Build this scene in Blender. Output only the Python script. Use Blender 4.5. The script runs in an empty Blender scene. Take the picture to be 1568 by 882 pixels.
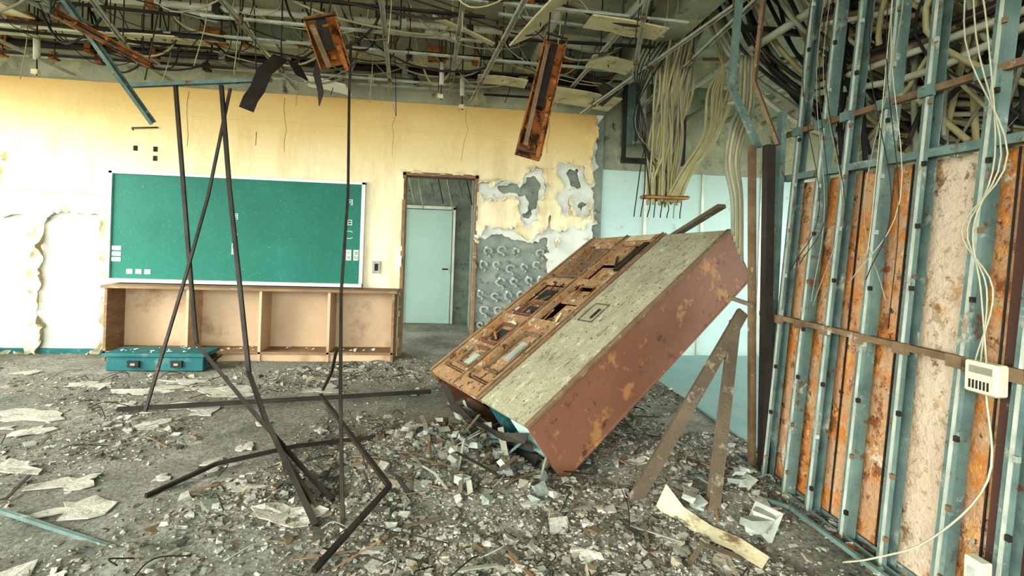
import bpy, math, random
import numpy as np
from mathutils import Vector, Matrix, noise
random.seed(7); np.random.seed(7)
SC=bpy.context.scene
SC.view_settings.view_transform='Standard'
try: SC.view_settings.look='Medium High Contrast'
except Exception: pass
V=Vector
# ------------------------------------------------------------------ materials
def newmat(name):
    m=bpy.data.materials.new(name);m.use_nodes=True;nt=m.node_tree
    b=nt.nodes['Principled BSDF'];b.inputs['Specular IOR Level'].default_value=.25;return m,nt,b
def L(nt,a,b): nt.links.new(a,b)
def tex_noise(nt,scale,detail=6,rough=.6,sc=(1,1,1),coord=None):
    tc=coord or nt.nodes.new('ShaderNodeTexCoord').outputs['Object']
    mp=nt.nodes.new('ShaderNodeMapping');mp.inputs['Scale'].default_value=sc
    L(nt,tc,mp.inputs['Vector'])
    n=nt.nodes.new('ShaderNodeTexNoise');n.inputs['Scale'].default_value=scale;n.inputs['Detail'].default_value=detail;n.inputs['Roughness'].default_value=rough
    L(nt,mp.outputs[0],n.inputs['Vector']);return n.outputs['Fac']
def ramp(nt,fac,stops):
    r=nt.nodes.new('ShaderNodeValToRGB');e=r.color_ramp.elements
    e[0].position=stops[0][0];e[0].color=(*stops[0][1],1)
    e[1].position=stops[-1][0];e[1].color=(*stops[-1][1],1)
    for p,c in stops[1:-1]:
        k=e.new(p);k.color=(*c,1)
    L(nt,fac,r.inputs[0]);return r.outputs[0]
def mix(nt,f,a,b):
    m=nt.nodes.new('ShaderNodeMix');m.data_type='RGBA'
    for s,v in((m.inputs[0],f),(m.inputs[6],a),(m.inputs[7],b)):
        if hasattr(v,'is_output'): L(nt,v,s)
        elif isinstance(v,tuple): s.default_value=(*v,1)
        else: s.default_value=v
    return m.outputs[2]
def M(name,c1,c2,scale=3,rough=.8,metal=0,bump=.2,bscale=40,spots=(),sc=(1,1,1)):
    m,nt,b=newmat(name)
    col=ramp(nt,tex_noise(nt,scale,8,.65,sc),[(.3,c1),(.7,c2)])
    for (c,s,th,soft) in spots:
        f=tex_noise(nt,s,10,.7,sc)
        fr=ramp(nt,f,[(th,(0,0,0)),(min(1,th+soft),(1,1,1))])
        col=mix(nt,fr,col,c)
    L(nt,col,b.inputs['Base Color']);b.inputs['Roughness'].default_value=rough;b.inputs['Metallic'].default_value=metal
    if bump:
        bp=nt.nodes.new('ShaderNodeBump');bp.inputs['Strength'].default_value=bump;bp.inputs['Distance'].default_value=.02
        L(nt,tex_noise(nt,bscale,6,.6),bp.inputs['Height']);L(nt,bp.outputs[0],b.inputs['Normal'])
    return m
m_paint,nt,b=newmat('cream_wall_paint')
tc=nt.nodes.new('ShaderNodeTexCoord');sx=nt.nodes.new('ShaderNodeSeparateXYZ');L(nt,tc.outputs['Object'],sx.inputs[0])
nz=tex_noise(nt,1.3,8,.6,(.5,1,1.6))
ma=nt.nodes.new('ShaderNodeMath');ma.operation='MULTIPLY_ADD';L(nt,nz,ma.inputs[0]);ma.inputs[1].default_value=.7;L(nt,sx.outputs[2],ma.inputs[2])
mb_=nt.nodes.new('ShaderNodeMath');mb_.operation='DIVIDE';L(nt,ma.outputs[0],mb_.inputs[0]);mb_.inputs[1].default_value=3.6
c=ramp(nt,mb_.outputs[0],[(0,(.66,.60,.42)),(.45,(.76,.70,.51)),(.66,(.76,.67,.44)),(.80,(.70,.53,.26)),(.93,(.58,.37,.13))])
st=ramp(nt,tex_noise(nt,3,8,.7,(1.6,1,.35)),[(.48,(0,0,0)),(.75,(.7,.7,.7))]);c=mix(nt,st,c,(.58,.40,.19))
dt=ramp(nt,tex_noise(nt,14,8,.75),[(.62,(0,0,0)),(.76,(.7,.7,.7))]);c=mix(nt,dt,c,(.28,.20,.11))
L(nt,c,b.inputs['Base Color']);b.inputs['Roughness'].default_value=.75
bp=nt.nodes.new('ShaderNodeBump');bp.inputs['Strength'].default_value=.3;bp.inputs['Distance'].default_value=.02;L(nt,tex_noise(nt,25),bp.inputs['Height']);L(nt,bp.outputs[0],b.inputs['Normal'])

m_rim=M('brown_paint_edge',(.36,.27,.15),(.24,.18,.10),9,.9,0,0)  # brown rim faces that outline the broken layer edges
m_plaster=M('white_plaster',(.80,.80,.73),(.68,.69,.61),2.5,.9,0,.3,30,[((.46,.42,.32),5,.62,.12)])
m_skim=M('white_skim_coat',(.76,.76,.69),(.56,.58,.51),3.5,.9,0,.5,22,[((.34,.34,.28),6,.60,.12)])
m_conc=M('rough_grey_concrete',(.32,.35,.30),(.17,.19,.17),5,.95,0,.8,18,[((.08,.09,.08),9,.57,.12)])
m_dab=M('adhesive_mortar',(.42,.45,.40),(.26,.29,.26),9,.95,0,.6,30)
m_concd=M('ceiling_concrete',(.46,.46,.34),(.20,.21,.15),1.6,.95,0,.5,12,[((.60,.52,.30),2.2,.54,.15),((.06,.07,.055),5,.58,.1)])
m_board=M('chalkboard_green',(.008,.115,.082),(.012,.15,.108),2,.5,0,.03,60,[((.08,.28,.21),60,.60,.06),((.03,.19,.14),4,.60,.2),((.10,.32,.25),9,.66,.1)])
m_alu=M('aluminium_trim',(.62,.64,.56),(.45,.46,.38),9,.4,.3,.05,60)
m_white=M('white_label',(.80,.82,.70),(.65,.68,.55),20,.6)
m_beige=M('beige_ply',(.42,.29,.18),(.53,.39,.26),1.5,.6,0,.05,30,[((.24,.15,.08),2.4,.54,.18)])
m_wood=M('worn_shelf_wood',(.28,.18,.10),(.17,.105,.058),3,.7,0,.15,40,[((.50,.46,.34),7,.6,.1)],(1,1,6))
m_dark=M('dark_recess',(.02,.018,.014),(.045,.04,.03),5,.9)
m_teal=M('teal_painted_steel',(.16,.225,.198),(.07,.11,.10),7,.6,.1,.25,50,[((.36,.38,.31),9,.58,.1),((.12,.065,.035),13,.58,.06)])
m_tealbox=M('teal_box_paint',(.018,.10,.105),(.025,.145,.145),4,.6,0,.1,50,[((.22,.23,.19),6,.56,.15)])
m_brownrail=M('rusty_rail',(.22,.155,.09),(.11,.065,.038),7,.8,.1,.3,60,[((.40,.35,.26),12,.58,.1)])
m_rod=M('dark_steel',(.022,.02,.018),(.05,.04,.032),8,.5,.3,.1,60,[((.13,.06,.03),9,.62,.08)])
m_rust=M('orange_rust',(.38,.15,.04),(.18,.065,.022),9,.9,0,.6,45,[((.05,.02,.012),9,.52,.08),((.56,.32,.13),14,.60,.08)])
m_rustpanel=M('rusted_wall_panel',(.40,.215,.105),(.48,.33,.205),4.5,.8,0,.9,30,[((.46,.185,.045),5,.49,.08),((.54,.47,.36),7,.56,.06),((.22,.09,.035),9,.54,.06),((.56,.29,.09),19,.56,.05),((.07,.035,.02),22,.60,.05),((.34,.27,.19),30,.60,.05)],(1,1,.85))
m_pinkpanel=M('faded_pink_panel',(.50,.39,.285),(.58,.48,.36),3,.8,0,.9,30,[((.44,.22,.08),6,.55,.08),((.20,.13,.07),12,.57,.06),((.35,.27,.18),22,.55,.06)],(1,1,.85))
m_cabside=M('red_brown_cabinet_paint',(.20,.095,.055),(.145,.067,.04),2.5,.6,0,.25,60,[((.29,.15,.06),5,.55,.06),((.075,.035,.02),8,.58,.06),((.31,.21,.15),24,.62,.06)])
m_cabdark=M('dark_brown_panel',(.07,.035,.025),(.10,.05,.035),2.5,.6,0,.2,60,[((.22,.13,.08),14,.62,.06)])
m_cabfront=M('rusty_cabinet_front',(.42,.27,.145),(.26,.15,.08),9,.85,0,.8,50,[((.44,.21,.07),9,.55,.08),((.56,.49,.35),11,.57,.06),((.08,.04,.02),15,.57,.05)])
m_cabgreen=M('dusty_green_panel',(.26,.245,.16),(.38,.355,.25),3,.9,0,.5,60,[((.16,.145,.095),7,.55,.10),((.50,.46,.34),10,.56,.1),((.12,.11,.07),26,.58,.05)],(1,2,1))
m_galv=M('galvanised_channel',(.48,.50,.42),(.26,.28,.23),9,.5,.1,.15,60,[((.28,.16,.08),9,.58,.08)])
m_pipe=M('grey_pipe',(.50,.50,.39),(.32,.32,.24),5,.6,0,.1,40,[((.24,.14,.06),7,.60,.08)])
m_cable=M('olive_cable',(.27,.235,.12),(.40,.36,.21),6,.6,0,.1,80)
m_cableg=M('grey_cable',(.28,.28,.21),(.16,.16,.12),6,.6,0,.1,80)
m_black=M('black_cable',(.015,.015,.013),(.03,.03,.025),8,.6)
m_cboard=M('ceiling_board',(.62,.56,.38),(.40,.34,.20),4,.9,0,.3,40,[((.18,.12,.07),6,.56,.1)])
m_door=M('pale_green_door',(.50,.67,.61),(.44,.60,.55),2,.5,0,.05,40,[((.33,.42,.36),6,.64,.1)])
m_pale=M('pale_teal_wall',(.54,.68,.64),(.46,.60,.57),1.5,.7,0,.05,40,[((.34,.41,.36),5,.62,.1)])
m_vinyl=M('teal_vinyl_floor',(.22,.36,.34),(.30,.43,.40),3,.6,0,.1,40,[((.35,.36,.30),6,.54,.1)])
m_timber=M('dusty_timber',(.16,.125,.085),(.085,.065,.043),4,.9,0,.4,60,[((.34,.30,.23),8,.58,.1)],(1,1,1))
m_box=M('cream_plastic',(.55,.55,.40),(.46,.46,.33),10,.5)
m_wire=M('cream_wire',(.42,.41,.30),(.30,.29,.20),10,.5)
m_bag=M('dirty_white_plastic',(.42,.44,.38),(.22,.24,.20),8,.6,0,.3,30)
m_brass=M('brass_clamp',(.40,.22,.07),(.24,.12,.04),12,.5,.5)
m_grnd=M('outside_ground',(.45,.43,.36),(.38,.36,.3),2,.9)
m_sheet=M('fallen_plaster_sheet',(.47,.46,.38),(.36,.35,.285),6,.9,0,.5,50,[((.22,.21,.165),12,.55,.1)])
m_floor,nt,b=newmat('dusty_rubble_floor')
c=ramp(nt,tex_noise(nt,1.3,10,.74),[(.30,(.17,.17,.13)),(.44,(.29,.285,.23)),(.56,(.43,.42,.345)),(.68,(.58,.57,.48))])
c2=ramp(nt,tex_noise(nt,50,8,.78),[(.36,(.30,.30,.28)),(.60,(1.1,1.1,1.1))])
mm=nt.nodes.new('ShaderNodeMix');mm.data_type='RGBA';mm.blend_type='MULTIPLY';mm.inputs[0].default_value=.9;L(nt,c,mm.inputs[6]);L(nt,c2,mm.inputs[7])
L(nt,mm.outputs[2],b.inputs['Base Color']);b.inputs['Roughness'].default_value=.9
bp=nt.nodes.new('ShaderNodeBump');bp.inputs['Strength'].default_value=1;bp.inputs['Distance'].default_value=.03;L(nt,tex_noise(nt,45,10,.75),bp.inputs['Height']);L(nt,bp.outputs[0],b.inputs['Normal'])
m_deb,nt,b=newmat('plaster_debris')
at=nt.nodes.new('ShaderNodeAttribute');at.attribute_name='Col'
n1=ramp(nt,tex_noise(nt,70,6,.7),[(.3,(.5,.5,.5)),(.7,(1.1,1.1,1.1))])
mm=nt.nodes.new('ShaderNodeMix');mm.data_type='RGBA';mm.blend_type='MULTIPLY';mm.inputs[0].default_value=1;L(nt,at.outputs['Color'],mm.inputs[6]);L(nt,n1,mm.inputs[7])
L(nt,mm.outputs[2],b.inputs['Base Color']);b.inputs['Roughness'].default_value=.95
m_lamp,nt,b=newmat('fluorescent_tube')
b.inputs['Emission Color'].default_value=(1,1,.95,1);b.inputs['Emission Strength'].default_value=4;b.inputs['Base Color'].default_value=(.9,.9,.85,1)

# ------------------------------------------------------------------ mesh builder
def frame(d,up=V((0,0,1))):
    d=d.normalized();up=V(up)
    if abs(d.dot(up.normalized()))>.98: up=V((0,1,0)) if abs(d.y)<.9 else V((1,0,0))
    s=d.cross(up).normalized();u=s.cross(d).normalized();return s,u
class MB:
    def __init__(s): s.v=[];s.f=[];s.m=[];s.mats=[];s.sm=[]
    def mi(s,mat):
        if mat not in s.mats: s.mats.append(mat)
        return s.mats.index(mat)
    def add(s,vs,fs,mat,smooth=False):
        o=len(s.v);s.v+= [tuple(x) for x in vs];k=s.mi(mat)
        for f in fs: s.f.append([i+o for i in f]);s.m.append(k);s.sm.append(smooth)
    def box(s,lo,hi,mat):
        x0,y0,z0=lo;x1,y1,z1=hi
        s.add([(x0,y0,z0),(x1,y0,z0),(x1,y1,z0),(x0,y1,z0),(x0,y0,z1),(x1,y0,z1),(x1,y1,z1),(x0,y1,z1)],
              [(0,3,2,1),(4,5,6,7),(0,1,5,4),(1,2,6,5),(2,3,7,6),(3,0,4,7)],mat)
    def ext(s,prof,p,q,mat,up=(0,0,1)):
        p=V(p);q=V(q);a,u=frame(q-p,up);n=len(prof)
        vs=[p+a*x+u*y for x,y in prof]+[q+a*x+u*y for x,y in prof]
        fs=[(i,(i+1)%n,(i+1)%n+n,i+n) for i in range(n)]
        if n<=4: fs+=[tuple(range(n))[::-1],tuple(range(n,2*n))]
        elif n==8: fs+=[(0,7,6,1),(1,6,5,2),(2,5,4,3),(8,9,14,15),(9,10,13,14),(10,11,12,13)]
        s.add(vs,fs,mat)
    def beam(s,p,q,w,h,mat,up=(0,0,1)):
        s.ext([(-w/2,-h/2),(w/2,-h/2),(w/2,h/2),(-w/2,h/2)],p,q,mat,up)
    def chan(s,p,q,w,d,mat,up=(0,0,1),t=.004):
        s.ext([(-w/2,d),(-w/2,0),(w/2,0),(w/2,d),(w/2-t,d),(w/2-t,t),(-w/2+t,t),(-w/2+t,d)],p,q,mat,up)
    def tube(s,pts,r,mat,n=6,smooth=True,sub=0):
        pts=[V(p) for p in pts]
        if sub:
            out=[];P=[pts[0]*2-pts[1]]+pts+[pts[-1]*2-pts[-2]]
            for i in range(1,len(P)-2):
                for k in range(sub):
                    t=k/sub;a,b,c,d=P[i-1],P[i],P[i+1],P[i+2]
                    out.append(.5*((2*b)+(c-a)*t+(2*a-5*b+4*c-d)*t*t+(3*b-a-3*c+d)*t**3))
            out.append(pts[-1]);pts=out
        vs=[];a=None
        for i,p in enumerate(pts):
            d=(pts[min(i+1,len(pts)-1)]-pts[max(i-1,0)]).normalized()
            if a is None: a,_=frame(d)
            a=(a-d*a.dot(d)).normalized();u=d.cross(a)
            for k in range(n):
                an=2*math.pi*k/n+math.pi/4;vs.append(p+(a*math.cos(an)+u*math.sin(an))*r)
        fs=[(i*n+k,i*n+(k+1)%n,(i+1)*n+(k+1)%n,(i+1)*n+k) for i in range(len(pts)-1) for k in range(n)]
        fs+=[tuple(range(n))[::-1],tuple(range((len(pts)-1)*n,len(pts)*n))]
        s.add(vs,fs,mat,smooth)
    def ribbon(s,pts,wv,t,mat,sub=4):
        pts=[V(p) for p in pts]
        if not isinstance(wv,list): wv=[V(wv)]*len(pts)
        wv=[V(w) for w in wv];vs=[]
        for i,p in enumerate(pts):
            d=(pts[min(i+1,len(pts)-1)]-pts[max(i-1,0)]).normalized();nn=d.cross(wv[i]).normalized()*t/2
            vs+=[p-wv[i]-nn,p+wv[i]-nn,p+wv[i]+nn,p-wv[i]+nn]
        fs=[(i*4+k,i*4+(k+1)%4,(i+1)*4+(k+1)%4,(i+1)*4+k) for i in range(len(pts)-1) for k in range(4)]
        n=len(pts);fs+=[(3,2,1,0),(n*4-4,n*4-3,n*4-2,n*4-1)]
        s.add(vs,fs,mat)
    def shard(s,c,sz,mat,flat=.3):
        c=V(c);R=Matrix.Rotation(random.random()*6.28,3,'Z')@Matrix.Rotation(random.uniform(-.6,.6),3,'X')
        vs=[]
        for z in(-1,1):
            for x,y in((-1,-1),(1,-1),(1,1),(-1,1)):
                vs.append(c+R@V((x*random.uniform(.4,1)*sz,y*random.uniform(.3,1)*sz,z*random.uniform(.4,1)*sz*flat)))
        s.add(vs,[(0,3,2,1),(4,5,6,7),(0,1,5,4),(1,2,6,5),(2,3,7,6),(3,0,4,7)],mat)
    def done(s,name,parent=None,mw=None,bevel=0):
        me=bpy.data.meshes.new(name);me.from_pydata(s.v,[],s.f)
        for m in s.mats: me.materials.append(m)
        me.polygons.foreach_set('material_index',s.m);me.polygons.foreach_set('use_smooth',s.sm);me.update()
        o=bpy.data.objects.new(name,me);SC.collection.objects.link(o)
        if mw: o.matrix_world=mw
        if parent: o.parent=parent
        if bevel:
            b=o.modifiers.new('bevel','BEVEL');b.width=bevel;b.segments=1;b.limit_method='ANGLE'
        return o
def empty(name,loc=(0,0,0)):
    e=bpy.data.objects.new(name,None);SC.collection.objects.link(e);return e
Y=5.816
# ------------------------------------------------------------------ camera
cam=bpy.data.cameras.new('camera');co=bpy.data.objects.new('camera',cam);SC.collection.objects.link(co);SC.camera=co
cam.sensor_width=36;cam.lens=17.262;cam.shift_y=-.0432;cam.clip_start=.05
yaw,roll=.1223,.0337
fw=V((math.sin(yaw),math.cos(yaw),0));rt=V((math.cos(yaw),-math.sin(yaw),0));up=V((0,0,1))
cr=rt*math.cos(roll)+up*math.sin(roll);cu=-rt*math.sin(roll)+up*math.cos(roll)
mw=Matrix((cr,cu,-fw)).transposed().to_4x4();mw.translation=(0,0,1.35);co.matrix_world=mw
# ------------------------------------------------------------------ light
w=bpy.data.worlds.new('overcast_sky');SC.world=w;w.use_nodes=True
bg=w.node_tree.nodes['Background'];bg.inputs[0].default_value=(.93,1,.98,1);bg.inputs[1].default_value=7.6
sd=bpy.data.lights.new('soft_daylight','SUN');sd.energy=7;sd.angle=math.radians(40);sd.color=(1,.97,.88)
so=bpy.data.objects.new('soft_daylight',sd);SC.collection.objects.link(so)
so.rotation_euler=V((.75,.50,-.38)).to_track_quat('-Z','Y').to_euler()
# ------------------------------------------------------------------ shell
b=MB()
b.box((-5.4,Y,0),(-.56,Y+.14,2.94),m_plaster);b.box((.27,Y,0),(1.8,Y+.14,2.94),m_conc);b.box((-.56,Y,2.12),(.27,Y+.14,2.94),m_plaster)
b.box((-5.4,Y+.01,2.94),(1.8,Y+.16,3.5),m_concd)
for i in range(5):
    for j in range(6):
        cx=.37+i*.165+random.uniform(-.02,.02)+.05*(j%2);cz=.40+j*.17+random.uniform(-.03,.03)
        if cz>1.38 or random.random()<.1: continue
        r=random.uniform(.034,.05);t0=random.uniform(-.6,.6)
        ring=[(cx+r*math.cos(t)*(.7+random.random()*.5),Y-.016,cz+r*.9*math.sin(t)) for t in [t0+k*5.0/7 for k in range(8)]]
        b.tube(ring,.017,m_dab,6,sub=2)
        b.tube([(cx+r*.3,Y-.02,cz-r*.9),(cx+r*.5,Y-.05,cz-r*1.2),(cx+r*.4,Y-.055,cz-r*1.7)],.014,m_dab,6)
        if random.random()<.5: b.shard((cx-.02,Y-.03,cz+r),.018,m_skim,.7)
wall_back=b.done('wall_back')
def sdpoly(X,Z,poly):
    d=np.full(X.shape,1e9);ins=np.zeros(X.shape,bool);n=len(poly)
    for i in range(n):
        ax,az=poly[i];bx,bz=poly[(i+1)%n];ex,ez=bx-ax,bz-az
        t=np.clip(((X-ax)*ex+(Z-az)*ez)/(ex*ex+ez*ez),0,1)
        d=np.minimum(d,np.hypot(X-ax-t*ex,Z-az-t*ez))
        cnd=((az>Z)!=(bz>Z))
        with np.errstate(divide='ignore',invalid='ignore'):
            xi=ax+(Z-az)*ex/(ez if ez else 1e-9)
        ins^=(cnd&(X<xi))
    return np.where(ins,-d,d)
DOOR=[(-.565,-.5),(-.565,2.125),(.275,2.125),(.275,-.5)]
def layer(name,holes,yb0,th,mat,x0,x1,g,amp,seed,curl,nf=7):
    xs=np.arange(x0,x1+1e-6,g);nzz=int(round(2.94/g));zs=np.linspace(0,2.94,nzz+1)
    X,Z=np.meshgrid(xs,zs,indexing='ij');F=np.full(X.shape,1e9)
    for h in holes: F=np.minimum(F,sdpoly(X,Z,h))
    F=F+np.array([[noise.fractal(V((x*nf,seed,z*nf)),.95,2.1,4)*amp for z in zs] for x in xs])
    F=np.minimum(F,sdpoly(X,Z,DOOR))
    vb=[];fb=[];rb=[];idx={}
    def yv(i,j):
        f=max(F[i,j],0);return yb0-th-curl*math.exp(-f/.035)*max(0,.35+1.8*noise.noise(V((xs[i]*9,8+seed,zs[j]*9))))
    def gv(i,j):
        k=(i,j)
        if k not in idx: idx[k]=len(vb);vb.append((xs[i],yv(i,j),zs[j]))
        return idx[k]
    for i in range(len(xs)-1):
        for j in range(len(zs)-1):
            cs=[(i,j),(i+1,j),(i+1,j+1),(i,j+1)];fv=[F[c] for c in cs]
            if min(fv)>0: fb.append([gv(*c) for c in cs]);continue
            if max(fv)<=0: continue
            poly=[];cut=[]
            for k in range(4):
                a,c2=cs[k],cs[(k+1)%4];fa,fc=fv[k],fv[(k+1)%4]
                if fa>0: poly.append(gv(*a))
                if (fa>0)!=(fc>0):
                    t=fa/(fa-fc);pa=V((xs[a[0]],yv(*a),zs[a[1]]));pc=V((xs[c2[0]],yv(*c2),zs[c2[1]]));p=pa.lerp(pc,t)
                    vb.append(tuple(p));poly.append(len(vb)-1);cut.append(len(vb)-1)
            if len(poly)>2: fb.append(poly)
            if len(cut)==2:
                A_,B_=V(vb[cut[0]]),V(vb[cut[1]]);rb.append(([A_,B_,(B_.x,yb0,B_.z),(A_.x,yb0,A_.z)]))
                # thin lip of the broken layer facing the room
                mid=(A_+B_)/2
    p=MB();p.add(vb,fb,mat,False)
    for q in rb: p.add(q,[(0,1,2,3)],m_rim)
    p.done(name,wall_back)
    return rb
holes=[[(-5.5,.02),(-5.5,1.46),(-5.0,1.5),(-4.7,1.46),(-4.48,1.5),(-4.40,1.38),(-4.42,.9),(-4.38,.4),(-4.42,.02)],
 [(-4.30,.03),(-4.33,.6),(-4.30,1.3),(-4.24,1.46),(-4.1,1.56),(-3.9,1.5),(-3.74,1.52),(-3.70,1.2),(-3.70,.03)],
 [(-4.95,1.78),(-4.95,2.15),(-4.72,2.1),(-4.68,1.95),(-4.74,1.8)],
 [(.27,2.06),(.45,2.03),(.62,2.12),(.8,2.12),(.9,2.24),(1.05,2.27),(1.10,2.05),(1.04,1.9),(1.0,1.66),(.84,1.56),(.74,1.72),(.78,1.88),(.66,1.93),(.5,1.86),(.27,1.88)],
 [(.27,1.44),(.4,1.56),(.6,1.50),(.75,1.56),(.85,1.42),(.98,1.42),(1.08,1.55),(1.15,1.68),(1.22,1.50),(1.3,1.2),(1.9,.9),(1.9,-.2),(.27,-.2)],
 [(1.25,1.5),(1.4,1.62),(1.5,1.5),(1.66,1.64),(1.9,1.6),(1.9,.8),(1.2,.8)],
 [(1.26,2.34),(1.50,2.34),(1.57,2.18),(1.68,2.08),(1.64,1.9),(1.64,1.72),(1.5,1.66),(1.40,1.95),(1.35,1.68),(1.23,1.95),(1.33,2.1),(1.22,2.22)],
 [(1.66,2.6),(1.74,3.1),(1.95,3.1),(1.95,1.5),(1.64,1.5),(1.70,1.9),(1.66,2.2)]]
rb=layer('peeling_paint',holes,Y-.026,.010,m_paint,-5.4,1.8,.025,.06,3.3,.05,6)
sk=[[(.27,1.38),(.5,1.46),(.75,1.40),(.95,1.36),(1.12,1.44),(1.14,1.0),(1.2,.7),(1.9,.3),(1.9,-.2),(.27,-.2)],
 [(.5,2.02),(.8,2.05),(.95,2.18),(1.03,2.0),(.95,1.68),(.86,1.66),(.88,1.96),(.6,1.94)],[(1.34,2.27),(1.48,2.26),(1.52,2.05),(1.40,2.06)],[(1.46,1.87),(1.6,1.87),(1.56,1.72)],
 [(1.70,2.6),(1.77,3.1),(1.95,3.1),(1.95,1.0),(1.70,1.4),(1.72,1.9),(1.68,2.2)]]
layer('white_skim_coat',sk,Y,.024,m_skim,.275,1.8,.02,.06,9.1,.03,8)
# curled flakes clinging to the broken paint edge
b=MB()
rb=[q for q in rb if q[0].x>.3 or (q[0].x<-3.6 and random.random()<.25)]
for q in random.sample(rb,min(len(rb),150)):
    a_,b_=q[0],q[1];m_=(a_+b_)/2;s=random.uniform(.015,.05);t_=(b_-a_).normalized()*s
    o_=V((random.uniform(-.3,.3),-1,random.uniform(-.8,.5))).normalized()*s
    b.ribbon([m_,m_+o_*.5+V((0,0,-.2*s)),m_+o_*.8+V((0,0,-.8*s))],[t_,t_*.9,t_*.5],.003,m_skim if random.random()<.6 else m_paint)
b.done('curled_paint_flakes',wall_back)
b=MB();b.box((-5.4,Y-.055,1.735),(-3.66,Y-.02,1.765),m_paint);b.done('trim_1')
b=MB();b.box((-5.4,Y-.05,0),(-3.5,Y-.012,.07),m_tealbox);b.done('baseboard_back')
b=MB()
for x0,x1 in((-.58,-.545),(.255,.29)): b.box((x0,Y-.055,0),(x1,Y+.17,2.13),m_wood)
b.box((-.58,Y-.055,2.10),(.29,Y+.17,2.14),m_wood);b.done('trim_2')
b=MB()
for x in(-2.9,-1.9,.1,-.7,1.1):
    pts=[(x+random.uniform(-.02,.02)+.06*noise.noise(V((x,z*2,0))),Y-.037,z) for z in np.arange(2.3 if x<.3 else 2.45,2.92,.12)];b.tube(pts,.0022,m_brownrail,4)
b.tube([(x,Y-.037,2.62+.02*noise.noise(V((x*3,1,0)))) for x in np.arange(-5.2,1.2,.15)],.003,m_paint,4)
b.done('plaster_cracks',wall_back)
b=MB();b.box((-1.5,8.15,0),(6,8.3,3.5),m_conc);b.box((-5.4,8.15,0),(-1.5,8.3,.8),m_conc);b.box((-5.4,8.15,2.9),(-1.5,8.3,3.5),m_conc)
b.box((.30,7.3,0),(.44,8.15,3.45),m_conc);b.done('wall_corridor')
b=MB()
for x in(-5.3,-4.0,-2.75,-1.54): b.box((x,8.2,.8),(x+.04,8.25,2.9),m_alu)
b.box((-5.3,8.2,.8),(-1.5,8.25,.84),m_alu);b.done('window_4')  # unseen window opening and mullions, added to brighten the corridor behind the door
d=empty('door_1')
b=MB();b.box((-.74,8.09,.01),(.0,8.13,1.86),m_door);b.done('leaf',d,bevel=.004)
b=MB();b.box((-.80,8.07,0),(-.75,8.15,1.91),m_alu);b.box((.01,8.07,0),(.05,8.15,1.91),m_alu);b.box((-.80,8.07,1.87),(.05,8.15,1.92),m_alu);b.done('frame',d)
b=MB();b.tube([(-.05,8.09,.9),(-.05,8.05,.9),(-.14,8.04,.9)],.012,m_rod,6);b.box((-.07,8.08,.84),(-.03,8.092,.96),m_alu);b.done('handle',d)
b=MB()
for i in range(9):
    x=-.9+i*.14;b.tube([(x,7.3,3.46),(x+.05,7.3,2.6),(x+.2,7.25,2.0-.1*(i%3))],.008,random.choice([m_rod,m_wire,m_teal]),5,sub=4)
b.done('corridor_wires')
b=MB();b.box((1.8,Y+.05,0),(6,Y+.15,2.30),m_pale);b.box((1.8,Y+.05,2.30),(6,Y+.2,3.5),m_concd)
for x in (2.35,3.1,3.9): b.box((x,Y+.03,0),(x+.04,Y+.05,2.30),m_alu)
b.done('wall_hall')
b=MB();b.box((5.2,-3,0),(5.35,Y,.7),m_pale);b.box((5.2,-3,2.25),(5.35,Y,3.5),m_concd)
for y in(-3,-.2,2.6,5.4): b.box((5.2,y,.7),(5.35,y+.3,2.25),m_pale)
b.done('wall_right')
b=MB()
for y in(.1,1.3,2.54,2.9,4.1,5.34): b.box((5.24,y,.7),(5.28,y+.04,2.25),m_alu)
b.done('window_5')  # unseen windows in the right wall, added to let daylight into the hall
b=MB();b.box((2.1,2.9,.012),(5.15,Y,.03),m_vinyl);b.done('hall_floor_vinyl')
b=MB();b.box((-5.5,-3,0),(-5.38,Y,.75),m_plaster);b.box((-5.5,-3,2.9),(-5.38,Y,3.5),m_plaster)
for y in(-3,0,3,Y-.25): b.box((-5.5,y,.75),(-5.38,y+.2,2.9),m_plaster)
b.done('wall_left')
for k,(y0,y1) in enumerate(((-2.8,0),(.2,3),(3.2,Y-.25))):
    b=MB()
    for yy in(y0,(y0+y1)/2-.02,y1-.04): b.box((-5.46,yy,.75),(-5.42,yy+.04,2.9),m_alu)
    b.box((-5.46,y0,.75),(-5.42,y1,.79),m_alu);b.box((-5.46,y0,2.86),(-5.42,y1,2.9),m_alu);b.done('window_%d'%(k+1))
b=MB();b.box((-5.5,-3,3.45),(6,8.3,3.6),m_concd)
b.box((-5.4,5.2,3.25),(6,5.45,3.45),m_concd);b.box((-5.4,2.2,3.25),(6,2.45,3.45),m_concd);b.box((1.7,-3,3.2),(1.95,8.1,3.45),m_concd)
ceil=b.done('ceiling')
b=MB();b.box((-40,-40,-.3),(40,40,-.2),m_grnd);b.done('ground_outside')
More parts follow.
